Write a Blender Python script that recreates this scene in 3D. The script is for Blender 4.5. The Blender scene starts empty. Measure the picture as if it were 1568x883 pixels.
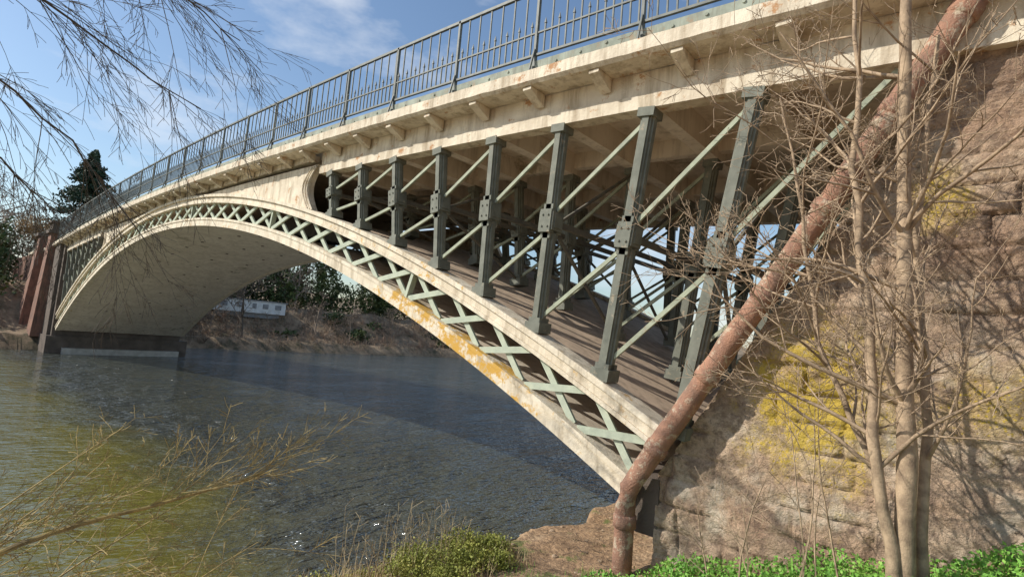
import bpy, math, random
import numpy as np
from mathutils import Vector, Matrix, noise
random.seed(7); np.random.seed(7)
scn=bpy.context.scene
COL=bpy.context.collection
# ------------------------------------------------------------------ helpers
def empty(name):
    o=bpy.data.objects.new(name,None); COL.objects.link(o); return o
def mk(name,V,F,mat,parent=None,smooth=False):
    me=bpy.data.meshes.new(name); me.from_pydata([tuple(v) for v in V],[],F); me.update()
    if mat: me.materials.append(mat)
    if smooth: me.polygons.foreach_set('use_smooth',[True]*len(me.polygons))
    o=bpy.data.objects.new(name,me); COL.objects.link(o)
    if parent: o.parent=parent
    return o
def dup(o,name,parent=None,loc=(0,0,0),rot=0,sc=1):
    n=bpy.data.objects.new(name,o.data); COL.objects.link(n); n.location=loc; n.rotation_euler=(0,0,rot); n.scale=(sc,)*3
    if parent: n.parent=parent
    return n
class MB:
    def __init__(s): s.V=[]; s.F=[]
    def box(s,c,h,ax=None):
        if ax is None: ax=((1,0,0),(0,1,0),(0,0,1))
        c=Vector(c); A=[Vector(a)*k for a,k in zip(ax,h)]; n=len(s.V)
        for i in (-1,1):
            for j in (-1,1):
                for k in (-1,1): s.V.append(c+A[0]*i+A[1]*j+A[2]*k)
        for f in ((0,1,3,2),(4,6,7,5),(0,4,5,1),(2,3,7,6),(0,2,6,4),(1,5,7,3)): s.F.append([n+q for q in f])
    def bb(s,x0,x1,y0,y1,z0,z1): s.box(((x0+x1)/2,(y0+y1)/2,(z0+z1)/2),((x1-x0)/2,(y1-y0)/2,(z1-z0)/2))
    def bar(s,a,b,w,d,side=(0,1,0)):
        a=Vector(a);b=Vector(b);u=(b-a);L=u.length;u/=L;v=Vector(side); v=(v-u*v.dot(u)).normalized(); w_=u.cross(v)
        s.box((a+b)/2,(L/2,d/2,w/2),(u,v,w_))
    def sweep(s,prof,xs,fz):
        n=len(s.V);m=len(prof)
        for x in xs:
            for (y,dz) in prof: s.V.append((x,y,fz(x)+dz))
        for i in range(len(xs)-1):
            for j in range(m):
                k=(j+1)%m
                s.F.append([n+i*m+j,n+i*m+k,n+(i+1)*m+k,n+(i+1)*m+j])
        s.F.append([n+j for j in range(m)][::-1]); e=n+(len(xs)-1)*m; s.F.append([e+j for j in range(m)])
    def tube(s,pts,rad,sides=5,cap=False):
        n=len(s.V); m=len(pts); pts=[Vector(p) for p in pts]
        ref=Vector((0.31,0.17,0.93)).normalized()
        for i,p in enumerate(pts):
            t=(pts[min(i+1,m-1)]-pts[max(i-1,0)]).normalized()
            a=t.cross(ref)
            if a.length<.05: a=t.cross(Vector((1,0,0)))
            a.normalize(); b=t.cross(a)
            for k in range(sides):
                q=2*math.pi*k/sides; s.V.append(p+(a*math.cos(q)+b*math.sin(q))*rad[i])
        for i in range(m-1):
            for k in range(sides):
                l=(k+1)%sides
                s.F.append([n+i*sides+k,n+i*sides+l,n+(i+1)*sides+l,n+(i+1)*sides+k])
        if cap:
            s.F.append([n+k for k in range(sides)][::-1]); s.F.append([n+(m-1)*sides+k for k in range(sides)])
    def make(s,name,mat,parent=None,smooth=False): return mk(name,s.V,s.F,mat,parent,smooth)

def nd(nt,t,**kw):
    n=nt.nodes.new(t)
    for k,v in kw.items(): setattr(n,k,v)
    return n
def ramp(nt,fac,stops):
    r=nd(nt,'ShaderNodeValToRGB'); e=r.color_ramp.elements
    while len(e)<len(stops): e.new(.5)
    for q,(p,c) in zip(e,stops):
        q.position=p; q.color=(c[0],c[1],c[2],1) if hasattr(c,'__len__') else (c,c,c,1)
    nt.links.new(fac,r.inputs[0]); return r.outputs[0]
def noi(nt,co,scale,detail=4,rough=.6,sc=None,off=None):
    if sc or off:
        m=nd(nt,'ShaderNodeMapping'); 
        if sc: m.inputs['Scale'].default_value=sc
        if off: m.inputs['Location'].default_value=off
        nt.links.new(co,m.inputs[0]); co=m.outputs[0]
    n=nd(nt,'ShaderNodeTexNoise'); n.inputs['Scale'].default_value=scale; n.inputs['Detail'].default_value=detail; n.inputs['Roughness'].default_value=rough
    nt.links.new(co,n.inputs['Vector']); return n.outputs[0]
def mix(nt,f,a,b,bt='MIX'):
    m=nd(nt,'ShaderNodeMix',data_type='RGBA',blend_type=bt)
    for s,v in ((m.inputs[0],f),(m.inputs[6],a),(m.inputs[7],b)):
        if isinstance(v,(int,float)): s.default_value=v
        elif isinstance(v,tuple): s.default_value=(v[0],v[1],v[2],1)
        else: nt.links.new(v,s)
    return m.outputs[2]
def math_(nt,op,a,b=0.0):
    m=nd(nt,'ShaderNodeMath',operation=op)
    for i,v in enumerate((a,b)):
        if isinstance(v,(int,float)): m.inputs[i].default_value=v
        else: nt.links.new(v,m.inputs[i])
    return m.outputs[0]
def newmat(name):
    m=bpy.data.materials.new(name); m.use_nodes=True; nt=m.node_tree
    co=nd(nt,'ShaderNodeTexCoord').outputs['Object']
    return m,nt,nt.nodes['Principled BSDF'],co
def bump(nt,bs,h,st,dist=.05):
    b=nd(nt,'ShaderNodeBump'); b.inputs['Strength'].default_value=st; b.inputs['Distance'].default_value=dist
    nt.links.new(h,b.inputs['Height']); nt.links.new(b.outputs[0],bs.inputs['Normal'])
def simple(name,c1,c2,scale=4,rough=.8,bs_=.3,dist=.02,stain=None,stain_lo=.56,stain_scale=1.5,streak=None,lichen=None,streak_lo=.48):
    m,nt,bs,co=newmat(name)
    c=mix(nt,ramp(nt,noi(nt,co,scale,3),[(.35,0),(.65,1)]),c1,c2)
    if streak:
        c=mix(nt,ramp(nt,noi(nt,co,3,4,.7,sc=(1.6,1.6,.22)),[(streak_lo,0),(streak_lo+.22,.75)]),c,streak)
    if stain:
        c=mix(nt,ramp(nt,noi(nt,co,stain_scale,6,.75,off=(3,7,1)),[(stain_lo,0),(stain_lo+.07,.9)]),c,stain)
    if lichen:
        sx=nd(nt,'ShaderNodeSeparateXYZ'); nt.links.new(co,sx.inputs[0])
        x0,x1,am=lichen
        u=math_(nt,'DIVIDE',math_(nt,'SUBTRACT',sx.outputs[0],x0),x1-x0)
        w=ramp(nt,u,[(0,0),(.3,am),(.75,am),(1,0)])
        s=math_(nt,'ADD',noi(nt,co,3.5,7,.75,off=(1,0,5)),w)
        c=mix(nt,ramp(nt,s,[(.61,0),(.69,.95)]),c,(.56,.31,.035))
    nt.links.new(c,bs.inputs['Base Color']); bs.inputs['Roughness'].default_value=rough
    if bs_: bump(nt,bs,noi(nt,co,scale*8,4,.7),bs_,dist)
    return m

M_cream=simple('cream_painted_concrete',(.75,.66,.51),(.61,.52,.39),2.5,.8,.6,.02,stain=(.42,.20,.07),stain_lo=.58,stain_scale=2.6,streak=(.30,.22,.13),streak_lo=.46)
M_chord=simple('chord_weathered',(.77,.68,.53),(.63,.54,.40),3,.8,.6,.02,stain=(.48,.29,.10),stain_lo=.60,stain_scale=1.6,streak=(.31,.24,.15),lichen=(-7.5,-1.0,.165))
M_chordu=simple('chord_weathered_upper',(.77,.68,.53),(.63,.54,.40),3,.8,.6,.02,stain=(.48,.29,.10),stain_lo=.60,stain_scale=1.6,streak=(.31,.24,.15),lichen=(-9,-3,.03))
M_soffit=simple('soffit_concrete',(.78,.69,.56),(.66,.57,.45),1.2,.85,.3,.01,streak=(.44,.36,.27),stain=(.36,.30,.2),stain_lo=.60,stain_scale=.8)
M_sage=simple('sage_green_paint',(.46,.50,.38),(.36,.40,.31),6,.7,.2,.004,stain=(.36,.28,.17),stain_lo=.62,stain_scale=4)
M_post=simple('post_dark_paint',(.13,.135,.105),(.19,.195,.155),5,.75,.3,.006,stain=(.32,.27,.19),stain_lo=.59,stain_scale=6)
M_brace=simple('brace_paint',(.38,.41,.29),(.27,.29,.21),6,.7,.2,.004,stain=(.3,.2,.12),stain_lo=.62,stain_scale=5)
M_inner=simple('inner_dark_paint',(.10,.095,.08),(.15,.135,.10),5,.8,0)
M_rail=simple('railing_paint',(.085,.095,.085),(.15,.16,.14),8,.6,0)
M_kerb=simple('kerb_plate_paint',(.33,.36,.29),(.22,.24,.19),4,.8,.2,.004,stain=(.3,.22,.14),stain_lo=.56,stain_scale=4,streak=(.14,.12,.09))
M_pipe=simple('terracotta_pipe',(.42,.22,.14),(.29,.16,.11),5,.9,.9,.025,stain=(.52,.43,.31),stain_lo=.53,stain_scale=5,streak=(.18,.12,.085))
M_brick=simple('red_stone',(.30,.15,.10),(.18,.10,.07),1.2,.9,.5,.05,streak=(.06,.045,.035))
M_dkstone=simple('dark_stone',(.09,.07,.055),(.15,.115,.09),1.5,.9,.5,.05)
M_plinth=simple('concrete_plinth',(.5,.47,.42),(.36,.33,.29),2,.9,.3,.02)
M_bark=simple('bark_tan',(.48,.35,.225),(.24,.17,.11),9,.9,.6,.012)
M_barkd=simple('bark_dark',(.075,.058,.045),(.12,.095,.07),9,.9,0)
M_twigy=simple('twig_yellow',(.46,.34,.12),(.22,.16,.07),7,.8,0)
M_bare=simple('bare_wood_distant',(.22,.165,.12),(.14,.11,.085),.6,.95,0)
M_bare2=simple('bare_wood_pale',(.36,.29,.225),(.26,.21,.17),.6,.95,0)
def leafmat(name,a,b,c,scale=1.2):
    m,nt,bs,co=newmat(name)
    col=ramp(nt,noi(nt,co,scale,3,.7),[(.3,a),(.5,b),(.7,c)])
    nt.links.new(col,bs.inputs['Base Color']); bs.inputs['Roughness'].default_value=.7
    return m
M_ivy=leafmat('ivy_leaf',(.022,.036,.012),(.055,.085,.02),(.12,.145,.03),.6)
M_conif=leafmat('conifer_needle',(.016,.035,.022),(.03,.062,.034),(.06,.10,.048),.8)
M_weed=leafmat('weed_leaf',(.08,.20,.025),(.17,.38,.05),(.32,.50,.09),5)
M_moss=leafmat('bush_leaf',(.12,.14,.02),(.28,.30,.05),(.46,.40,.11),5)
M_dry=leafmat('dry_grass',(.36,.26,.14),(.52,.40,.22),(.25,.17,.09),3)
M_scrub=leafmat('scrub',(.14,.08,.055),(.28,.185,.12),(.42,.31,.20),.7)

# ------------------------------------------------------------------ geometry constants
ZS=1.65; L=46.0; RISE=5.655; HALF=23.0
RAD=(HALF*HALF+RISE*RISE)/(2*RISE); CZ=ZS+RISE-RAD; PH0=math.asin(HALF/RAD)
W=8.0
def AP(ph,r): return (-HALF+r*math.sin(ph), CZ+r*math.cos(ph))
def arc_z(x,r): return CZ+math.sqrt(max(r*r-(x+HALF)**2,0))
def deck(x): return 8.977-.66*min(abs((x+HALF)/HALF),1.25)**2

bridge=empty('iron_arch_bridge')
def arcbox(name,r0,r1,y0,y1,mat,n=96):
    m=MB(); a=PH0
    for i in range(n+1):
        ph=-a+2*a*i/n
        for r,y in ((r0,y0),(r1,y0),(r1,y1),(r0,y1)):
            x,z=AP(ph,r); m.V.append((x,y,z))
    for i in range(n):
        for j in range(4):
            k=(j+1)%4; m.F.append([i*4+j,(i+1)*4+j,(i+1)*4+k,i*4+k])
    m.F.append([0,1,2,3]); e=n*4; m.F.append([e+3,e+2,e+1,e])
    return m.make(name,mat,bridge)
r_lo=(RAD,RAD+.30); r_up=(RAD+.90,RAD+1.214)
for nm,y in (('near',0.0),('far',W)):
    arcbox('lower_chord_'+nm,r_lo[0],r_lo[1],y-.13,y+.13,M_chord)
    arcbox('lower_chord_lip_'+nm,r_lo[1]-.07,r_lo[1]+.012,y-.16,y+.16,M_chord)
    arcbox('upper_chord_'+nm,r_up[0],r_up[1]-.10,y-.13,y+.13,M_chordu)
    arcbox('upper_chord_ledge_'+nm,r_up[1]-.10,r_up[1],y-.20,y+.20,M_chordu)
    arcbox('upper_chord_bead_'+nm,r_up[0]-.012,r_up[0]+.06,y-.16,y+.16,M_chordu)
arcbox('arch_soffit_slab',RAD+.03,RAD+.13,.13,W-.13,M_soffit)
M_slabtop=simple('arch_top_slab',(.56,.43,.31),(.42,.32,.23),2,.9,.3,.01,streak=(.26,.19,.14))
arcbox('arch_top_slab',RAD+.98,RAD+1.10,.13,W-.13,M_slabtop)
ROWS=(2.6,5.4)
for i,y in enumerate(ROWS):
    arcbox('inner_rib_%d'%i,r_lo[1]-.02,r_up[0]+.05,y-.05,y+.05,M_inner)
lat=MB(); NB=38; dphi=2*PH0/NB
for i in range(NB):
    p0=-PH0+i*dphi+.05*dphi; p1=-PH0+(i+1)*dphi-.05*dphi
    for k,(qa,qb) in enumerate(((p0,p1),(p1,p0))):
        a=AP(qa,r_lo[1]-.01); b=AP(qb,r_up[0]+.01); yy=.0+.045*k-.02
        lat.bar((a[0],yy,a[1]),(b[0],yy,b[1]),.115,.05)
    if i%6==3:
        a=AP(p0-.05*dphi,r_lo[1]-.01); b=AP(p0-.05*dphi,r_up[0]+.01); lat.bar((a[0],0,a[1]),(b[0],0,b[1]),.09,.14)
lo=lat.make('lattice_near',M_sage,bridge)
dup(lo,'lattice_far',bridge,(0,W,0))
studs=MB()
for ph_i in range(-9,10):
    for y in (2,4,6):
        x,z=AP(ph_i*.045,RAD+.02); studs.tube([(x,y,z-.02),(x,y,z+.05)],[.07,.07],8,True)
studs.make('soffit_weep_fittings',M_dkstone,bridge)

bx=[0.70,-.54,-1.92,-3.30,-4.67,-6.21,-7.73,-9.16]
tx=[1.56,-.01,-1.70,-3.32,-4.95,-6.55,-8.00,-9.45]
beam_b=lambda x: deck(x)-.25-.62
sp=MB(); br=MB(); prs=[]
for i in range(8):
    b=Vector((bx[i],0,arc_z(bx[i],r_up[1])-.03)); t=Vector((tx[i],0,beam_b(tx[i])+.02)); prs.append((b,t))
def post(m,b,t):
    u=(t-b); Ln=u.length; u.normalize(); v=Vector((0,1,0)); w=v.cross(u)
    ax=(w,v,u); c=b+u*Ln*.5
    m.box(c,(.055,.12,Ln/2),ax); m.box(c,(.12,.045,Ln/2-.003),ax)
    m.box(c,(.085,.085,Ln/2-.006),ax)
    cc=b+u*Ln*.53; s=min(1,Ln/2.2)
    m.box(cc,(.15,.15,.16*s),ax); m.box(cc,(.12,.175,.20*s),ax); m.box(cc,(.17,.10,.11*s),ax); m.box(cc,(.10,.12,.30*s),ax)
    for du in (-.1*s,.1*s):
        for dw in (-.06,.06):
            p=cc+u*du+w*dw; m.tube([p-v*.17,p-v*.195],[.018,.018],6,True)
    m.box(b+u*.09,(.16,.17,.09),ax); m.box(b+u*.2,(.12,.13,.06),ax); m.box(t-u*.07,(.14,.15,.07),ax)
for sgn in (0,1):
    P=prs if sgn==0 else [(Vector((-L-b.x,0,b.z)),Vector((-L-t.x,0,t.z))) for b,t in prs]
    for b,t in P: post(sp,b,t)
    for i in range(7):
        b1,t1=P[i]; b2,t2=P[i+1]; c1=b1.lerp(t1,.53); c2=b2.lerp(t2,.53)
        br.bar(b2+Vector((0,0,.22)),c1-Vector((0,0,.12)),.065,.045); br.bar(c2+Vector((0,0,.1)),t1-Vector((0,0,.12)),.065,.045)
    b1,t1=P[0]; c1=b1.lerp(t1,.53); s=1 if sgn==0 else -1
    br.bar(c1+Vector((0,0,.1)),t1+Vector((1.55*s,0,-.15)),.065,.045)
    br.bar(b1+Vector((0,0,.3)),c1+Vector((1.25*s,0,.25)),.065,.045)
po=sp.make('spandrel_posts_near',M_post,bridge); bo=br.make('spandrel_braces_near',M_brace,bridge)
for i,y in enumerate(ROWS+(W,)):
    q=dup(po,'spandrel_posts_row_%d'%i,bridge,(0,y,0)); dup(bo,'spandrel_braces_row_%d'%i,bridge,(0,y,0))
tr=MB()
for sgn in (0,1):
    P=prs if sgn==0 else [(Vector((-L-b.x,0,b.z)),Vector((-L-t.x,0,t.z))) for b,t in prs]
    for i,(b,t) in enumerate(P):
        c=b.lerp(t,.53)
        tr.bar((c.x,0.1,c.z),(c.x,W-.1,c.z),.10,.08,side=(1,0,0))
        if i%2: continue
        for y in (0,2.6,5.4):
            tr.bar((c.x,y+.1,c.z-.05),(t.x,y+2.5,t.z-.15),.05,.05,side=(1,0,0))
            tr.bar((b.x,y+2.5,b.z+.15),(c.x,y+.1,c.z-.1),.05,.05,side=(1,0,0))
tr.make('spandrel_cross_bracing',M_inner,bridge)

xe=-10.25
def panel(y0,y1,name):
    N=70; x1=xe; x0=-L-xe
    zb=lambda x: arc_z(x,r_up[1])-.03
    zt=lambda x: deck(x)-.25-.3
    V=[];F=[];K=8
    for i in range(N+1):
        u=i/N
        for k in range(K+1):
            v=k/K; base=x0+(x1-x0)*u
            bulge=.42*(1-(2*v-1)**2)
            wgt=max(0,(u-.9)/.1)-max(0,(.1-u)/.1)
            x=base-bulge*wgt
            z=zb(x)+(zt(x)-zb(x))*v
            V+= [(x,y0,z),(x,y1,z)]
    s=(K+1)*2
    for i in range(N):
        for k in range(K):
            a=i*s+k*2; F.append([a,a+s,a+s+2,a+2]); F.append([a+1,a+3,a+s+3,a+s+1])
    for i in (0,N):
        for k in range(K):
            a=i*s+k*2; F.append([a,a+1,a+3,a+2] if i else [a,a+2,a+3,a+1])
    return mk(name,V,F,M_cream,bridge)
panel(-.06,.10,'spandrel_panel_near'); panel(W-.10,W+.06,'spandrel_panel_far')
mo=MB()
for off,pr in ((.05,.035),(.20,.025),(.34,.025)):
    for sgn in (0,1):
        pts=[]
        for k in range(13):
            v=k/12; x=xe-off-.42*(1-(2*v-1)**2); zb=arc_z(x,r_up[1]); zt=deck(x)-.6
            X=x if sgn==0 else -L-x
            pts.append((X,-.07,zb+(zt-zb)*v))
        mo.tube(pts,[pr]*13,6)
mo.make('panel_mouldings',M_cream,bridge)

OV=.62
xs=np.linspace(-62,16,157)
dk=MB()
prof=[(-OV,-.0),(-OV,-.20),(-OV+.06,-.25),(-.1,-.25),(-.1,0)]
xf=np.linspace(-62,16,600)
for sgn in (0,1):
    p=prof if sgn==0 else [(W-y,z) for y,z in prof][::-1]
    n0=len(dk.V); dk.sweep(p,xf,deck)
    for q in range(n0,len(dk.V)):
        v=dk.V[q]; d=noise.noise(Vector((v[0]*2.1,v[2]*9,sgn)))*.014; e=noise.noise(Vector((v[0]*5,v[2]*9,sgn+4)))*.010
        dk.V[q]=(v[0],v[1]+d,v[2]+e)
dk.make('deck_cornice',M_cream,bridge)
xb=[x for x in xs if -47.5<x<5]
bm=MB()
bp_=lambda y:[(y-.095,-.252),(y-.095,-.62),(y-.14,-.64),(y-.14,-.87),(y+.14,-.87),(y+.14,-.252)]
for y in (0,W):
    bm.sweep(bp_(y),[x for x in xb if x>-10.4],deck)
    bm.sweep(bp_(y),[x for x in xb if x<-35.6],deck)
    bm.sweep([(y-.09,-.252),(y-.09,-.42),(y+.09,-.42),(y+.09,-.252)],[x for x in xb if -35.9<x<-10.1],deck)
bm.make('deck_edge_beam',M_cream,bridge)
ds=MB(); ds.sweep([(.1,-.1),(.1,-.35),(W-.1,-.35),(W-.1,-.1)],xs,deck); ds.make('deck_slab',M_soffit,bridge)
rd=MB(); rd.sweep([(.0,-.05),(.0,-.09),(W,-.09),(W,-.05)],xs,deck); rd.make('road_surface',simple('asphalt',(.05,.05,.05),(.07,.07,.065),8),bridge)
cb=MB(); jj=MB()
for x in [1.6]+tx[1:]:
    for X in (x,-L-x): cb.bb(X-.12,X+.12,.14,W-.14,deck(X)-.85,deck(X)-.352)
for y in ROWS: jj.sweep([(y-.1,-.352),(y-.1,-.7),(y+.1,-.7),(y+.1,-.352)],[x for x in xb if x>-10.4],deck)
jj.make('deck_stringers',M_soffit,bridge)
cb.make('deck_cross_beams',M_soffit,bridge)
bk=MB(); x=2.0
while x>-48:
    z=deck(x)-.262
    n=len(bk.V)
    for X in (x-.09,x+.09):
        bk.V+= [(X,-.142,z),(X,-OV+.08,z),(X,-OV+.08,z-.05),(X,-.142,z-.23)]
    bk.F+=[[n,n+1,n+2,n+3],[n+7,n+6,n+5,n+4],[n,n+4,n+5,n+1],[n+1,n+5,n+6,n+2],[n+2,n+6,n+7,n+3],[n+3,n+7,n+4,n]]
    x-=1.38
bk.make('cornice_brackets',M_cream,bridge)

def railing(y,out,name):
    g=MB(); kp=MB()
    kp.sweep([(y-.02,0.012),(y-.02,.28),(y+.02,.28),(y+.02,0.012)],xs,deck)
    for h,w,d in ((.40,.02,.025),(.82,.014,.018),(1.66,.028,.03)):
        g.sweep([(y-d,h-w),(y-d,h+w),(y+d,h+w),(y+d,h-w)],xs,deck)
    x=14.0;i=0
    while x>-60:
        z=deck(x)
        if i%2==0: g.bb(x-.0125,x+.0125,y-.0125,y+.0125,z+.40,z+1.65)
        else:
            g.bb(x-.0125,x+.0125,y-.0125,y+.0125,z+.40,z+.96)
            n=len(g.V); g.V+=[(x-.022,y-.02,z+.96),(x+.022,y-.02,z+.96),(x+.022,y+.02,z+.96),(x-.022,y+.02,z+.96),(x,y,z+1.08)]
            g.F+=[[n,n+1,n+4],[n+1,n+2,n+4],[n+2,n+3,n+4],[n+3,n,n+4],[n,n+3,n+2,n+1]]
        x-=.155; i+=1
    x=-.03+2.12*6
    while x>-60:
        z=deck(x); g.bb(x-.026,x+.026,y-.03,y+.03,z+.01,z+1.68)
        g.bb(x-.05,x+.05,y-.07*1,y+.07,z+.003,z+.16)
        g.bar((x,y+out*.05,z+.5),(x,y+out*.24,z+.02),.03,.03,side=(1,0,0))
        for k in (.5,1.0,1.5): kp.tube([(x+k,y-.04,z+.15),(x+k,y+.04,z+.15)],[.025,.025],6,True)
        x-=2.12
    g.make(name,M_rail,bridge); kp.make(name+'_kerb_plate',M_kerb,bridge)
railing(-OV+.24,-.6,'railing_near'); railing(W+OV-.24,.6,'railing_far')

# ------------------------------------------------------------------ near abutment
ab=empty('sandstone_abutment')
def sandmat(name,lichens):
    m,nt,bs,co=newmat(name)
    n1=noi(nt,co,.9,6,.65); n2=noi(nt,co,6,7,.72); n3=noi(nt,co,1.6,5,.6,off=(9,2,4)); n4=noi(nt,co,22,5,.75)
    c=ramp(nt,n1,[(.3,(.42,.255,.165)),(.48,(.58,.41,.275)),(.66,(.72,.58,.42))])
    c=mix(nt,ramp(nt,n2,[(.37,.75),(.53,0)]),c,(.21,.14,.10))
    c=mix(nt,ramp(nt,n4,[(.37,.55),(.49,0)]),c,(.21,.145,.105))
    c=mix(nt,ramp(nt,n3,[(.55,0),(.66,.65)]),c,(.75,.65,.50))
    n5=noi(nt,co,1.7,6,.75,off=(0,9,0))
    c=mix(nt,math_(nt,'MULTIPLY',ramp(nt,n5,[(.50,0),(.64,1)]),.5),c,(.17,.125,.095))
    if lichens:
        vor=nd(nt,'ShaderNodeTexVoronoi'); vor.inputs['Scale'].default_value=24; nt.links.new(co,vor.inputs['Vector'])
        spk=ramp(nt,math_(nt,'ADD',vor.outputs['Distance'],math_(nt,'MULTIPLY',n4,.5)),[(.42,1),(.62,0)])
        for k,(cx,cz,r,st) in enumerate(lichens):
            v=nd(nt,'ShaderNodeVectorMath',operation='DISTANCE'); 
            mp=nd(nt,'ShaderNodeMapping'); mp.inputs['Scale'].default_value=(1,0,.8); nt.links.new(co,mp.inputs[0])
            nt.links.new(mp.outputs[0],v.inputs[0]); v.inputs[1].default_value=(cx,0,cz*.8)
            d=math_(nt,'ADD',v.outputs['Value'],math_(nt,'MULTIPLY',math_(nt,'SUBTRACT',noi(nt,co,2.4,7,.75,off=(k,k,k)),.5),r*3.2))
            f=ramp(nt,math_(nt,'DIVIDE',d,r),[(.3,st),(1.15,.0)])
            s=ramp(nt,math_(nt,'ADD',f,math_(nt,'MULTIPLY',spk,.5)),[(.55,0),(.9,.9)])
            c=mix(nt,math_(nt,'MAXIMUM',s,math_(nt,'MULTIPLY',f,.5)),c,(.64,.45,.055))
    nt.links.new(c,bs.inputs['Base Color']); bs.inputs['Roughness'].default_value=.95
    h=math_(nt,'ADD',math_(nt,'MULTIPLY',n2,1.0),math_(nt,'MULTIPLY',n4,.6))
    bump(nt,bs,h,.9,.10); return m
M_sand=sandmat('sandstone_weathered',[(2.35,3.3,.95,1.0),(3.5,5.7,.36,.75),(3.9,3.5,.5,.6)])
M_sand2=sandmat('sandstone_body',[])
def rake(z): 
    return .42+.62*max(0,z-2.05)
def wallsurf(x,z):
    d=noise.fractal(Vector((x*1.6,z*1.6,3.1)),1.0,2.1,5)*.055
    d+=noise.noise(Vector((x*.5,z*.6,9)))*.09
    c=z/.34+noise.noise(Vector((x*.7,z*.7,4)))*.10; row=math.floor(c); fz=c-row
    wv=.75+.35*noise.noise(Vector((row*5.1,2,2)))
    cx=(x+(row%2)*.38+noise.noise(Vector((row*3.7,0,0)))*.3+noise.noise(Vector((x*2,z*2,8)))*.05)/wv; fx=cx-math.floor(cx)
    e=min(min(fz,1-fz)*.34,min(fx,1-fx)*wv); wob=min(.9,max(0.08,.5+1.1*noise.noise(Vector((x*1.0,z*1.0,5)))))
    d-=.065*wob*math.exp(-(e/.022)**2)
    d+=(noise.noise(Vector((row*7.1,math.floor(cx)*3.3,1)))*.055)*wob
    d+=noise.fractal(Vector((x*8,z*8,1)),1.0,2.1,4)*.018
    return d
V=[];F=[]; NX=320; NZ=320
for j in range(NZ+1):
    z=-.6+j*(9.0)/NZ
    for i in range(NX+1):
        u=i/NX; x=rake(z)+ (u**1.6)*(12)
        batter=.10*max(0,(3.2-z))/3
        y=.02-batter-wallsurf(x,z)
        if i==0: y+=.12
        V.append((x,y,z))
for j in range(NZ):
    for i in range(NX):
        a=j*(NX+1)+i; F.append([a,a+1,a+NX+2,a+NX+1])
mk('wall_face',V,F,M_sand,ab,True)
V=[];zz=[-1.0,2.05,8.0]
for y in (.10,W+.1):
    for z in zz: V.append((rake(z)+.02,y,z))
    V.append((13.5,y,8.0)); V.append((13.5,y,-1))
F=[[0,4,3,2,1],[5,6,7,8,9],[0,1,6,5],[1,2,7,6],[2,3,8,7],[3,4,9,8]]
mk('abutment_body',V,F,M_sand2,ab)
s=MB(); s.bb(-.08,.46,.0,W,1.2,1.98); s.make('springer_block',M_dkstone,ab)
dp=empty('terracotta_drainpipe')
q=MB()
path=[(.10,-.26,.40),(.10,-.26,1.0),(.10,-.26,1.60),(.14,-.26,1.84),(.30,-.25,2.12)]
z=2.12; 
while z<8.0: z+=.2; path.append((.30+.62*(z-2.12)+random.gauss(0,.005),-.25+random.gauss(0,.005),z))
q.tube(path,[.137+random.uniform(-.006,.006) for i in range(len(path))],20,True); q.make('pipe_run',M_pipe,dp,True)
q=MB()
u=Vector((.62,0,1)).normalized()
for zc in (2.45,3.5,4.55,5.6,6.65,7.6):
    p=Vector((.30+.62*(zc-2.12),-.25,zc)); q.tube([p-u*.075,p-u*.06,p+u*.06,p+u*.075],[.138,.16,.16,.138],20)
q.tube([(.10,-.26,1.3),(.10,-.26,1.31),(.10,-.26,1.47),(.10,-.26,1.48)],[.138,.16,.16,.138],20)
q.make('pipe_collars',M_pipe,dp,True)
mp_=empty('marker_pole'); q=MB(); q.tube([(4.2,-.32,5.2),(4.2,-.32,8.1)],[.03,.03],8,True); q.make('white_pole',simple('white_paint',(.7,.7,.66),(.6,.6,.56)),mp_)
q=MB(); q.tube([(4.2,-.32,1.8),(4.2,-.32,5.2)],[.028,.028],8,True); q.make('red_pole',simple('red_oxide',(.33,.10,.06),(.25,.08,.05)),mp_)

# ------------------------------------------------------------------ far abutment
fa=empty('far_stone_abutment')
s=MB()
s.bb(-75,-46.35,.05,W-.05,-1,8.0)
s.make('body',M_dkstone,fa)
s=MB(); s.bb(-50.6,-46.15,-.55,W+.5,-1,1.25); s.make('footing',M_dkstone,fa)
s=MB(); s.bb(-46.6,-45.55,.4,7.8,-1,.42); s.make('plinth',M_plinth,fa)
s=MB()
def batt(m,x0,x1,y0,y1,z0,z1,b):
    n=len(m.V)
    m.V+=[(x0-b,y0-b,z0),(x1+b,y0-b,z0),(x1+b,y1+b,z0),(x0-b,y1+b,z0),(x0,y0,z1),(x1,y0,z1),(x1,y1,z1),(x0,y1,z1)]
    for f in ((0,3,2,1),(4,5,6,7),(0,1,5,4),(1,2,6,5),(2,3,7,6),(3,0,4,7)): m.F.append([n+q for q in f])
batt(s,-50.9,-49.5,-.75,.1,1.0,8.9,.35)
batt(s,-54.9,-53.6,-.9,.1,1.0,8.9,.55)
s.bb(-75,-49,-.3,.2,0,7.9)
s.make('buttress_piers',M_brick,fa)
s=MB(); s.bb(-49.0,-47.0,-.45,.2,0,8.0); s.bb(-46.9,-46.4,-.25,.2,0,8.0); s.make('dark_piers',M_dkstone,fa)
s=MB()
s.bb(-51.1,-49.3,-.95,.2,8.9,9.15); s.bb(-50.9,-49.5,-.75,.2,9.15,9.7); s.bb(-51.05,-49.35,-.9,.2,9.7,9.85)
s.bb(-55.1,-53.4,-1.1,.2,8.9,9.15)
s.make('pier_caps_and_courses',M_dkstone,fa)

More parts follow.
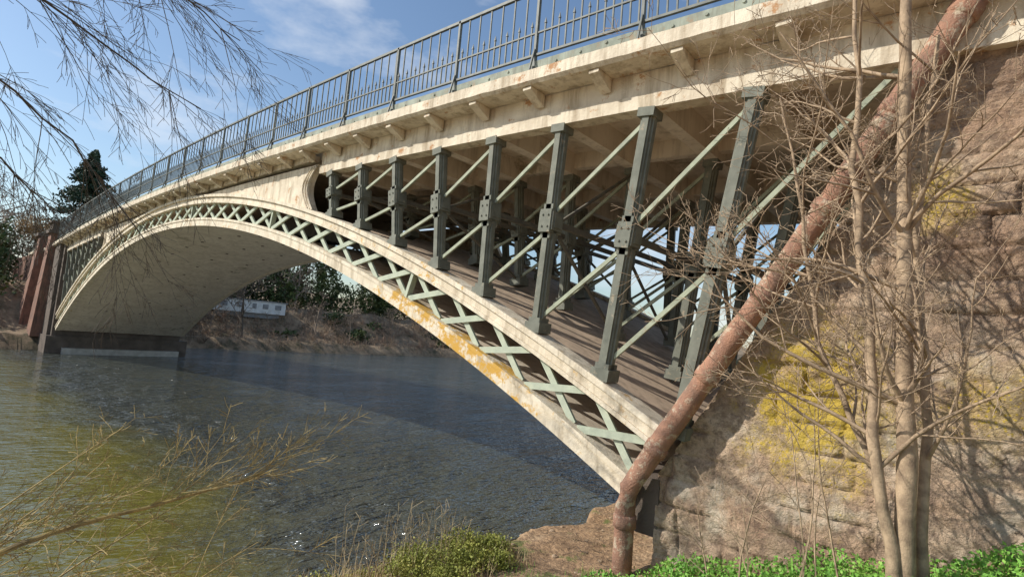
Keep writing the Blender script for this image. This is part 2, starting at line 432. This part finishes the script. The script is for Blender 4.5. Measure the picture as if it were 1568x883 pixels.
# ------------------------------------------------------------------ ground, water
def sstep(a,b,x):
    t=min(1,max(0,(x-a)/(b-a))); return t*t*(3-2*t)
def gh(x,y):
    nz=noise.noise(Vector((x*.8,y*.8,0)))*.10+noise.noise(Vector((x*3,y*3,2)))*.05+noise.noise(Vector((x*9,y*9,2)))*.02
    if x>-25:
        xe=-1.95+.15*max(-9,min(0,y))+noise.noise(Vector((y*.9,0,4)))*.35+noise.noise(Vector((y*3.5,0,8)))*.12
        base=.60+.06*x if x<0 else .60+.35*min(x,5.5)+.12*max(0,x-5.5)*(1 if x<40 else 0)
        if x>40: base=.60+.35*5.5+.12*34.5
        t=xe-x
        if t<=0: return base+nz
        return max(-1.6, base+nz-sstep(0,.35,t)*.75-t*.55)
    else:
        xs_=-48.6-9.4*sstep(7.5,12,y)
        xs_+=noise.noise(Vector((y*.12,3,0)))*1.5*sstep(10,16,y)
        t=xs_-x
        if t<0: return max(-1.6,t*.6-.05)
        hb=1.2*sstep(0,1.2,t)+4.2*sstep(1.5,12,t)+noise.noise(Vector((x*.2,y*.2,0)))*.6*sstep(0,5,t)
        hb+=22*sstep(40,260,t)*(0.7+.5*noise.noise(Vector((x*.01,y*.01,0))))
        return hb+nz*2
def axis(segs):
    r=[]
    for a,b,st in segs:
        n=max(1,int(round((b-a)/st))); r+= [a+(b-a)*i/n for i in range(n)]
    r.append(segs[-1][1]); return r
gx=axis([(-900,-300,60),(-300,-90,10),(-90,-46,.9),(-46,-4,4),(-4,.6,.07),(.6,6,.12),(6,40,3),(40,600,60)])
gy=axis([(-600,-60,45),(-60,-10,4),(-10,4,.10),(4,12,.5),(12,90,1.5),(90,260,12),(260,1200,80)])
V=[(x,y,gh(x,y)) for y in gy for x in gx]; nx=len(gx)
F=[[j*nx+i,j*nx+i+1,(j+1)*nx+i+1,(j+1)*nx+i] for j in range(len(gy)-1) for i in range(nx-1)]
m,nt,bs,co=newmat('earth_bank')
a=ramp(nt,noi(nt,co,1.1,7,.65),[(.32,(.27,.165,.09)),(.5,(.45,.29,.165)),(.7,(.56,.40,.25))])
a=mix(nt,ramp(nt,noi(nt,co,14,5,.7),[(.42,.7),(.56,0)]),a,(.15,.095,.055))
a=mix(nt,ramp(nt,noi(nt,co,1.6,6,.7,off=(5,5,0)),[(.56,0),(.64,.8)]),a,(.12,.16,.035))
sx=nd(nt,'ShaderNodeSeparateXYZ'); nt.links.new(co,sx.inputs[0])
far=ramp(nt,noi(nt,co,.5,7,.75),[(.38,(.07,.06,.03)),(.5,(.22,.155,.095)),(.62,(.33,.24,.15))])
a=mix(nt,math_(nt,'LESS_THAN',sx.outputs[0],-30),a,far)
nt.links.new(a,bs.inputs['Base Color']); bs.inputs['Roughness'].default_value=.95
bump(nt,bs,noi(nt,co,18,5,.7),.9,.06)
mk('ground',V,F,m,None,True)

m,nt,bs,co=newmat('river_water')
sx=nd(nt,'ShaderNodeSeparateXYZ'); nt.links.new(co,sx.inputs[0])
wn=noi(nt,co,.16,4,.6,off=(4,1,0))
# silty olive downstream; elsewhere greyer base colour paints in sky reflection, with choppier ripples
sky_chop=ramp(nt,math_(nt,'ADD',math_(nt,'MULTIPLY',math_(nt,'ADD',sx.outputs[1],3.2),.16),wn),[(.38,0),(.72,1)])
c=mix(nt,sky_chop,(.125,.112,.014),(.062,.066,.05))
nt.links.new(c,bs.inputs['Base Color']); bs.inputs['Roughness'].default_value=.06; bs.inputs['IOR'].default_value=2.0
r1=noi(nt,co,1.2,3,.55,sc=(1,.5,1)); r2=noi(nt,co,4.2,3,.6,sc=(1,.5,1)); r3=noi(nt,co,.4,2,.5)
hh=math_(nt,'ADD',math_(nt,'ADD',r1,math_(nt,'MULTIPLY',r2,.55)),math_(nt,'MULTIPLY',r3,.8))
b=nd(nt,'ShaderNodeBump'); b.inputs['Distance'].default_value=.8
big=noi(nt,co,.3,3,.6,off=(1.5,3,0))
nt.links.new(math_(nt,'ADD',math_(nt,'MULTIPLY',math_(nt,'MULTIPLY',ramp(nt,big,[(.35,.35),(.6,1)]),sky_chop),.75),.2),b.inputs['Strength'])
nt.links.new(hh,b.inputs['Height']); nt.links.new(b.outputs[0],bs.inputs['Normal'])
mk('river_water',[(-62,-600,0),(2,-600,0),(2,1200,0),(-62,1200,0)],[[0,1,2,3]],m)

# ------------------------------------------------------------------ vegetation
def rv(s=1): return Vector((random.gauss(0,s),random.gauss(0,s),random.gauss(0,s)))
def grow(m,p,d,ln,r,depth,kids,grav=0.0,wig=.12,spread=.75,ratio=.62,seg=5,sides=4,rmin=.002):
    pts=[p.copy()];rad=[r];d=d.normalized(); step=ln/seg
    for i in range(seg):
        d=(d+rv(wig)+Vector((0,0,grav))).normalized(); p=p+d*step; pts.append(p.copy()); rad.append(max(rmin,r*(1-.75*(i+1)/seg)))
    m.tube(pts,rad,sides)
    if depth<=0: return
    for k in range(kids[0]):
        t=random.uniform(.2,1.0)*seg; i=min(int(t),seg-1); q=pts[i].lerp(pts[i+1],t-i)
        dd=(pts[i+1]-pts[i]).normalized(); side=rv(); side=(side-dd*side.dot(dd)).normalized()
        nd_=(dd*(1-spread*.5)+side*spread*random.uniform(.6,1.1)).normalized()
        grow(m,q,nd_,ln*ratio*random.uniform(.6,1.15)*(1.1-.4*t/seg),max(rmin,rad[i]*.55),depth-1,kids[1:],grav,wig,spread,ratio,max(3,seg-1),max(3,sides-1),rmin)

t=MB()
def trunk(pts,r0,r1,n=16):
    P=[];R=[];pts=[Vector(p) for p in pts]
    for i in range(n+1):
        u=i/n*(len(pts)-1); k=min(int(u),len(pts)-2); P.append(pts[k].lerp(pts[k+1],u-k)+rv(.016)); R.append((r0+(r1-r0)*i/n)*random.uniform(.93,1.07))
    t.tube(P,R,9); return P,R
tr_=[trunk([(3.37,-1.35,1.6),(3.33,-1.35,3.5),(3.28,-1.3,5.5),(3.27,-1.3,7.5),(3.3,-1.2,9.2)],.085,.03),
     trunk([(3.30,-1.38,1.7),(3.14,-1.45,2.9),(3.05,-1.5,4.2),(2.95,-1.5,5.6),(2.9,-1.5,7.4)],.058,.018),
     trunk([(3.36,-1.3,1.9),(3.02,-1.2,3.0),(2.62,-1.2,4.0),(2.45,-1.2,5.3),(2.2,-1.3,6.6)],.038,.010),
     trunk([(3.42,-1.25,1.7),(3.45,-1.1,3.4),(3.36,-1.0,5.0),(3.5,-1.0,7.0)],.05,.018)]
for ti,(P,R) in enumerate(tr_):
    for k in range(16 if ti<3 else 9):
        i=random.randint(4,len(P)-2); az=random.uniform(0,2*math.pi)
        d=Vector((math.cos(az)-.5,math.sin(az)*.7-.05,random.uniform(.15,1.0)))
        grow(t,P[i],d,random.uniform(1.0,2.3),R[i]*.36+.005,3,(6,4,2),grav=.03,wig=.11,ratio=.5,seg=8,sides=5,rmin=.0028)
t.make('bare_tree',M_bark,None,True)
t2=MB()
for k in range(7):
    x=random.uniform(1.3,2.9); y=random.uniform(-1.6,-.6); z=gh(x,y)
    grow(t2,Vector((x,y,z-.05)),Vector((random.uniform(-.3,.3),0,1)),random.uniform(1.0,2.2),.012,2,(6,4),grav=.02,wig=.1,ratio=.45,seg=8,sides=4,rmin=.0028)
t2.make('bare_saplings',M_bark)

w=MB()
P=[Vector((-3.0,-11.5,.3)),Vector((-3.2,-11.2,3)),Vector((-3.6,-10.6,6)),Vector((-4.2,-9.8,8.5))]
w.tube(P,[.30,.24,.2,.15],10)
limbs=[[(-3.6,-10.6,6),(-4.0,-8.8,7.4),(-4.6,-7.0,7.5),(-5.0,-5.6,7.1),(-5.2,-4.6,6.9)],
       [(-3.5,-10.8,5.4),(-4.2,-9.0,6.5),(-5.0,-7.4,6.7),(-5.6,-6.0,6.0),(-5.9,-5.2,5.2)],
       [(-4.2,-9.8,8.5),(-4.0,-7.6,8.6),(-4.3,-5.8,8.2),(-4.6,-4.4,7.9)],
       [(-3.4,-10.9,5),(-4.6,-9.2,5.9),(-5.6,-8.0,6.1),(-6.6,-6.6,5.7),(-7.3,-5.8,5.2)]]
for Lm in limbs:
    Q=[Vector(p) for p in Lm]; pts=[];rad=[]
    n=16
    for i in range(n+1):
        u=i/n*(len(Q)-1);k=min(int(u),len(Q)-2); pts.append(Q[k].lerp(Q[k+1],u-k)+rv(.03)); rad.append(.026*(1-.85*i/n)+.003)
    w.tube(pts,rad,6)
    for k in range(22):
        i=random.randint(5,n-1); dd=(pts[i+1]-pts[i]).normalized(); side=rv(); side.z=-abs(side.z)*.6
        grow(w,pts[i],dd*.9+side.normalized()*.7,random.uniform(.9,2.1),.007,2,(5,4),grav=-.05,wig=.045,ratio=.5,spread=.55,seg=8,sides=4,rmin=.003)
w.make('willow_tree',M_barkd)

s=MB()
Q=[Vector((-.9,-8.4,.9)),Vector((-1.5,-7.1,1.75)),Vector((-1.65,-6.1,2.0)),Vector((-1.75,-5.2,2.05)),Vector((-1.7,-4.5,2.2))]
pts=[];n=14
for i in range(n+1):
    u=i/n*(len(Q)-1);k=min(int(u),len(Q)-2); pts.append(Q[k].lerp(Q[k+1],u-k)+rv(.015))
s.tube(pts,[.028*(1-.8*i/n)+.003 for i in range(n+1)],7)
for k in range(24):
    i=random.randint(3,n-1); dd=(pts[i+1]-pts[i]).normalized()
    grow(s,pts[i],dd+rv(.25)+Vector((0,0,.10)),random.uniform(.5,1.1),.007,2,(5,4),wig=.07,ratio=.5,spread=.6,seg=7,sides=4,rmin=.0027)
root=Vector((-1.3,-8.2,.6))
for k in range(13):
    d=Vector((random.uniform(-.45,.1),random.uniform(.6,1.1),random.uniform(.15,.42)))
    grow(s,root+Vector((random.uniform(-1.2,.2),random.uniform(-.2,1.6),random.uniform(-.1,.3))),d,random.uniform(1.8,3.0),.015,3,(7,5,4),grav=-.015,wig=.06,ratio=.45,spread=.65,seg=8,sides=5,rmin=.0027)
s.make('yellow_shrub',M_twigy)

def blades(name,mat,pts,h,wd,bend=.3,nper=1):
    V=[];F=[]
    for p in pts:
        for _ in range(nper):
            hh=h*random.uniform(.5,1.2); a=random.uniform(0,6.28); dx,dy=math.cos(a),math.sin(a)
            q=(p[0]+random.gauss(0,.05),p[1]+random.gauss(0,.05),p[2]-.02); b=bend*random.random()*hh; a2=random.uniform(0,6.28); ex,ey=math.cos(a2)*b,math.sin(a2)*b
            n=len(V); w2=wd*random.uniform(.6,1.3)
            V+=[(q[0]-dx*w2,q[1]-dy*w2,q[2]),(q[0]+dx*w2,q[1]+dy*w2,q[2]),(q[0]+ex*.35+dx*w2*.7,q[1]+ey*.35+dy*w2*.7,q[2]+hh*.6),(q[0]+ex*.35-dx*w2*.7,q[1]+ey*.35-dy*w2*.7,q[2]+hh*.6),(q[0]+ex,q[1]+ey,q[2]+hh)]
            F+=[[n,n+1,n+2,n+3],[n+3,n+2,n+4]]
    return mk(name,V,F,mat)
def leaves(V,F,c,size):
    a=rv().normalized(); b=a.cross(rv()).normalized(); a=a*size; b=b*size*.6; n=len(V)
    V+=[c-a,c-b*.9+a*.1,c+a,c+b]; F.append([n,n+1,n+2,n+3])
V=[];F=[]
for k in range(42000):
    x=random.uniform(-.9,4.8); y=random.uniform(-3.0,-.12)
    dens=noise.noise(Vector((x*1.1,y*1.4,7)))+.42-(.9 if x<.1 else 0)
    if y<-1.9 and x<1.5: continue
    if dens<random.uniform(-.1,.3): continue
    leaves(V,F,Vector((x,y,gh(x,y)+random.random()**1.3*.28*(.35+dens))),random.uniform(.014,.030))
mk('green_weeds',V,F,M_weed)
V=[];F=[]
cl=[(-2.15,-2.0,.36),(-2.0,-1.3,.34),(-1.75,-.9,.26),(-2.35,-2.7,.34),(-1.6,-1.6,.30),(-1.9,-2.3,.34),(-1.3,-2.2,.24),(-1.35,-1.2,.18),(-2.5,-3.3,.30)]
for cx,cy,r in cl:
    for k in range(2600):
        v=rv().normalized()*r*random.random()**.4*(1+.6*noise.noise(rv(3)))
        leaves(V,F,Vector((cx+v.x*1.25,cy+v.y*1.25,gh(cx,cy)+.05+abs(v.z)*.85)),random.uniform(.010,.026))
mk('bank_bush',V,F,M_moss)
pts=[]
for k in range(800):
    x=random.uniform(-2.7,-1.1); y=random.uniform(-4.2,-.6); pts.append((x,y,max(gh(x,y),.3)))
blades('dry_grass',M_dry,pts,.25,.004,.6,3)
st=MB()
for k in range(70):
    x=random.gauss(-2.15,.25); y=random.uniform(-3.2,-1.3); z=max(gh(x,y),.25)
    grow(st,Vector((x,y,z)),Vector((random.gauss(0,.15),random.gauss(0,.15),1)),random.uniform(.4,1.0),.004,1,(4,),wig=.05,ratio=.25,seg=5,sides=3,rmin=.002)
st.make('dry_stalks',M_dry)
pts=[]
for k in range(3500):
    x=random.uniform(-1.6,5); y=random.uniform(-4,-.2)
    if noise.noise(Vector((x*1.3,y*1.3,2)))>.05: pts.append((x,y,gh(x,y)))
blades('grass',M_weed,pts,.10,.003,.7,3)
rk=MB()
def rock(m,c,r):
    n=len(m.V); lat_,lon=5,8
    for i in range(lat_+1):
        for j in range(lon):
            th=math.pi*i/lat_; ph=2*math.pi*j/lon; v=Vector((math.sin(th)*math.cos(ph),math.sin(th)*math.sin(ph),math.cos(th)*.6))
            m.V.append(Vector(c)+v*r*(1+.35*noise.noise(v*1.7+Vector(c)*5)))
    for i in range(lat_):
        for j in range(lon): m.F.append([n+i*lon+j,n+(i+1)*lon+j,n+(i+1)*lon+(j+1)%lon,n+i*lon+(j+1)%lon])
for k in range(60):
    x=random.uniform(-2.1,.0);y=random.uniform(-1.5,5); rock(rk,(x,y,gh(x,y)),random.uniform(.01,.055))
rk.make('bank_stones',simple('stone_brown',(.30,.21,.13),(.42,.31,.21),5))
lt=MB()
for k in range(140):
    x=random.uniform(-2,.6);y=random.uniform(-2.2,3); a=random.uniform(0,6.28); l_=random.uniform(.05,.22)
    lt.tube([(x,y,gh(x,y)+.012),(x+math.cos(a)*l_,y+math.sin(a)*l_,gh(x+math.cos(a)*l_,y+math.sin(a)*l_)+.015)],[.004,.003],4)
lt.make('fallen_twigs',M_barkd)

# --- distant trees
def bare_mesh(seed,h,mat,name,kids=(9,5,4,2),loc=(0,0,0),rm=.025):
    random.seed(seed); m=MB()
    grow(m,Vector((0,0,-.3)),Vector((0,0,1)),h*.75,h*.022,4,kids,grav=.04,wig=.09,spread=.8,ratio=.55,seg=5,sides=5,rmin=rm)
    o=m.make(name,mat); o.location=loc; return o
def at(x,y): return (x,y,gh(x,y))
A=bare_mesh(1,13,M_bare,'bare_woodland_tree',loc=at(-70,14))
B=bare_mesh(2,11,M_bare2,'bare_woodland_tree',loc=at(-72,30))
C=bare_mesh(3,14,M_bare2,'bare_woodland_tree',loc=at(-82,-4))
random.seed(5)
for k in range(26):
    y=random.uniform(8,130); x=-68-random.uniform(0,16)-.05*y
    dup(random.choice((A,B,C)),'bare_woodland_tree',None,at(x,y),random.uniform(0,6),random.uniform(.7,1.1))
for x,y,s_ in ((-79,-2.2,.85),(-84,-7,1.0),(-88,-1,1.0),(-76,-9,.8),(-92,-5,1.1),(-98,-12,1.1),(-90,2,.95),(-104,-2,1.2),(-110,-14,1.2),(-72,-14,.8)):
    dup(random.choice((B,C)),'bare_woodland_tree',None,at(x,y),random.uniform(0,6),s_)
bare_mesh(11,9,M_barkd,'riverside_tree',kids=(8,6,4,3),loc=at(-60.5,18.5))
bare_mesh(12,7,M_barkd,'riverside_tree',kids=(8,6,4,3),loc=at(-60,12.5))
D=bare_mesh(13,6,M_bare,'riverside_tree',kids=(8,6,4,2),loc=at(-61.5,28))
for x,y,s_ in ((-61,33,.9),(-62.5,41,1.1),(-61.5,15.2,.9),(-63,52,1.2),(-63,63,1.2)):
    dup(D,'riverside_tree',None,at(x,y),random.uniform(0,6),s_)
def mass(name,mat,blobs,size,dens):
    V=[];F=[]
    for c,r in blobs:
        c=Vector(c); n=int(dens*r[0]*r[2])
        for k in range(n):
            v=rv().normalized(); s=.55+.45*random.random()
            s*=1+.45*noise.noise(v*2.2+c)
            p=c+Vector((v.x*r[0],v.y*r[1],v.z*r[2]))*s
            leaves(V,F,p,size*random.uniform(.6,1.3))
    return mk(name,V,F,mat)
bl=[]
random.seed(9)
for k in range(34):
    y=10+k*3.0+random.uniform(-1,1); x=-69.5-random.uniform(0,6)-.04*y; z=gh(x,y); h=random.uniform(3,6.5)
    bl.append(((x,y,z+h*.7),(random.uniform(1.8,3),random.uniform(2,3.4),h)))
for k in range(34):
    y=random.uniform(9,90); x=-60.5-random.uniform(0,6); z=gh(x,y); h=random.uniform(.5,1.3)
    if abs(y-21)<5 and x<-62.5: continue
    bl.append(((x,y,z+h*.4),(random.uniform(.6,1.5),random.uniform(.8,2.2),h)))
mass('ivy_woodland',M_ivy,bl,.24,190)
bl=[((-58,-4.5,4.2),(3,3,2.4)),((-62,-8,5.5),(4,4,3.6)),((-60,-2.5,3.4),(2.5,2,2.2)),((-66,-14,6),(4,5,4)),((-56,-7.5,3),(2.5,2.5,2.2)),((-66,-4,7.5),(3,3,3.2)),((-74,-3,9),(3,3,3.2))]
mass('ivy_thicket',M_ivy,bl,.22,220)
V=[];F=[]; cx,cy=-84.6,6.5; zb=gh(cx,cy); H=23.8-zb
bn=[]
for k in range(280):
    u=random.random()**.85; R_=7.6*(1-u)**.85+.15; a=random.uniform(0,6.28); ln=R_*random.uniform(.65,1.15)
    bn.append((u,a,ln))
for u,a,ln in bn:
    for j in range(65):
        q=random.random(); rr=ln*q**.7; wd=.08*ln+.2
        c=Vector((cx+math.cos(a)*rr+random.gauss(0,wd*.5),cy+math.sin(a)*rr+random.gauss(0,wd*.5),zb+1+u*(H-1)-rr*.22+random.gauss(0,.2)))
        leaves(V,F,c,random.uniform(.12,.28))
con=empty('conifer_tree'); mk('needles',V,F,M_conif,con); q=MB(); q.tube([(cx,cy,zb-1),(cx,cy,zb+H*.97)],[.4,.04],8); q.make('trunk',M_barkd,con)
V=[];F=[]
for k in range(2600):
    v=rv().normalized()*random.random()**.4; v*=1+.3*noise.noise(v*3); leaves(V,F,Vector((-76+v.x*1.9,1.2+v.y*2.2,11.6+v.z*1.5)),.11)
ob=empty('beech_tree'); mk('crown',V,F,leafmat('beech_leaf',(.30,.19,.08),(.45,.29,.13),(.55,.38,.19),1),ob); q=MB(); q.tube([(-76,1.2,3),(-76,1.2,11.5)],[.25,.12],8); q.make('trunk',M_barkd,ob)
m=MB()
random.seed(21)
for k in range(520):
    y=random.uniform(8,110); x=-58.6-random.uniform(0,9); z=gh(x,y)
    if z<.2: continue
    for j in range(5):
        grow(m,Vector((x,y,z)),Vector((random.gauss(0,.6),random.gauss(0,.6),1)),random.uniform(.5,1.7),.025,1,(5,),wig=.15,ratio=.5,seg=4,sides=3,rmin=.013)
m.make('bank_scrub',M_scrub)
pts=[]
for k in range(6000):
    y=random.uniform(8,100); x=-58.3-random.random()**1.3*12; z=gh(x,y)
    if z>.1: pts.append((x,y,z))
blades('bank_reeds',M_scrub,pts,.6,.03,.8,1)
cv=empty('static_caravan'); z0=gh(-66.5,21)
s=MB(); s.bb(-67.8,-65.2,16.6,25.6,z0+.3,z0+1.8); s.make('shell',simple('white_panel',(.75,.75,.73),(.60,.60,.57),1.5),cv)
s=MB(); s.bb(-67.9,-65.1,16.4,25.8,z0+1.8,z0+1.92); 
for a_,b_ in ((17.2,18.3),(19.4,20.2),(21.3,21.8),(22.6,23.3),(24.2,25)): s.bb(-65.2,-65.16,a_,b_,z0+.9,z0+1.5)
s.bb(-67.5,-65.5,17,25,z0-.3,z0+.3); s.make('windows_roof_trim',simple('dark_panel',(.22,.22,.22),(.3,.3,.3)),cv)

# ------------------------------------------------------------------ light, sky, camera
S=Vector((-.56,-.58,0)).normalized(); el=math.radians(36); S=Vector((S.x*math.cos(el),S.y*math.cos(el),math.sin(el)))
sl=bpy.data.lights.new('sun','SUN'); sl.energy=5.0; sl.angle=math.radians(.5); sl.color=(1,.95,.86)
so=bpy.data.objects.new('sun',sl); COL.objects.link(so); so.rotation_euler=(-S).to_track_quat('-Z','Y').to_euler()
wd=bpy.data.worlds.new('World'); scn.world=wd; wd.use_nodes=True; nt=wd.node_tree; bg=nt.nodes['Background']
sky=nd(nt,'ShaderNodeTexSky'); sky.sky_type='NISHITA'; sky.sun_disc=False; sky.sun_elevation=el; sky.sun_rotation=math.atan2(S.x,S.y)%(2*math.pi); sky.dust_density=.9; sky.ozone_density=3.2; sky.air_density=1.25
tc=nd(nt,'ShaderNodeTexCoord').outputs['Generated']
n1=noi(nt,tc,2.4,6,.58,sc=(1,1.3,3.0),off=(.3,.2,.4))
f=ramp(nt,n1,[(.50,0),(.76,.8)])
cc=mix(nt,f,sky.outputs[0],(6.4,6.6,6.9))
nt.links.new(cc,bg.inputs[0]); bg.inputs[1].default_value=.15
yaw,pitch,roll,f=math.radians(48.32),math.radians(5.38),math.radians(4.74),809.0
Fv=Vector((-math.cos(yaw)*math.cos(pitch),math.sin(yaw)*math.cos(pitch),math.sin(pitch))); Rv=Vector((math.sin(yaw),math.cos(yaw),0)); Uv=Rv.cross(Fv)
R2=Rv*math.cos(roll)+Uv*math.sin(roll); U2=-Rv*math.sin(roll)+Uv*math.cos(roll)
cam=bpy.data.cameras.new('camera'); cam.sensor_width=36; cam.lens=f/1568*36; cam.clip_end=3000; cam.clip_start=.05
co_=bpy.data.objects.new('camera',cam); COL.objects.link(co_)
M=Matrix((R2,U2,-Fv)).transposed().to_4x4(); M.translation=Vector((3.804,-7.174,2.126+ZS)); co_.matrix_world=M
scn.camera=co_
scn.view_settings.view_transform='Standard'; scn.view_settings.look='None'; scn.view_settings.exposure=0
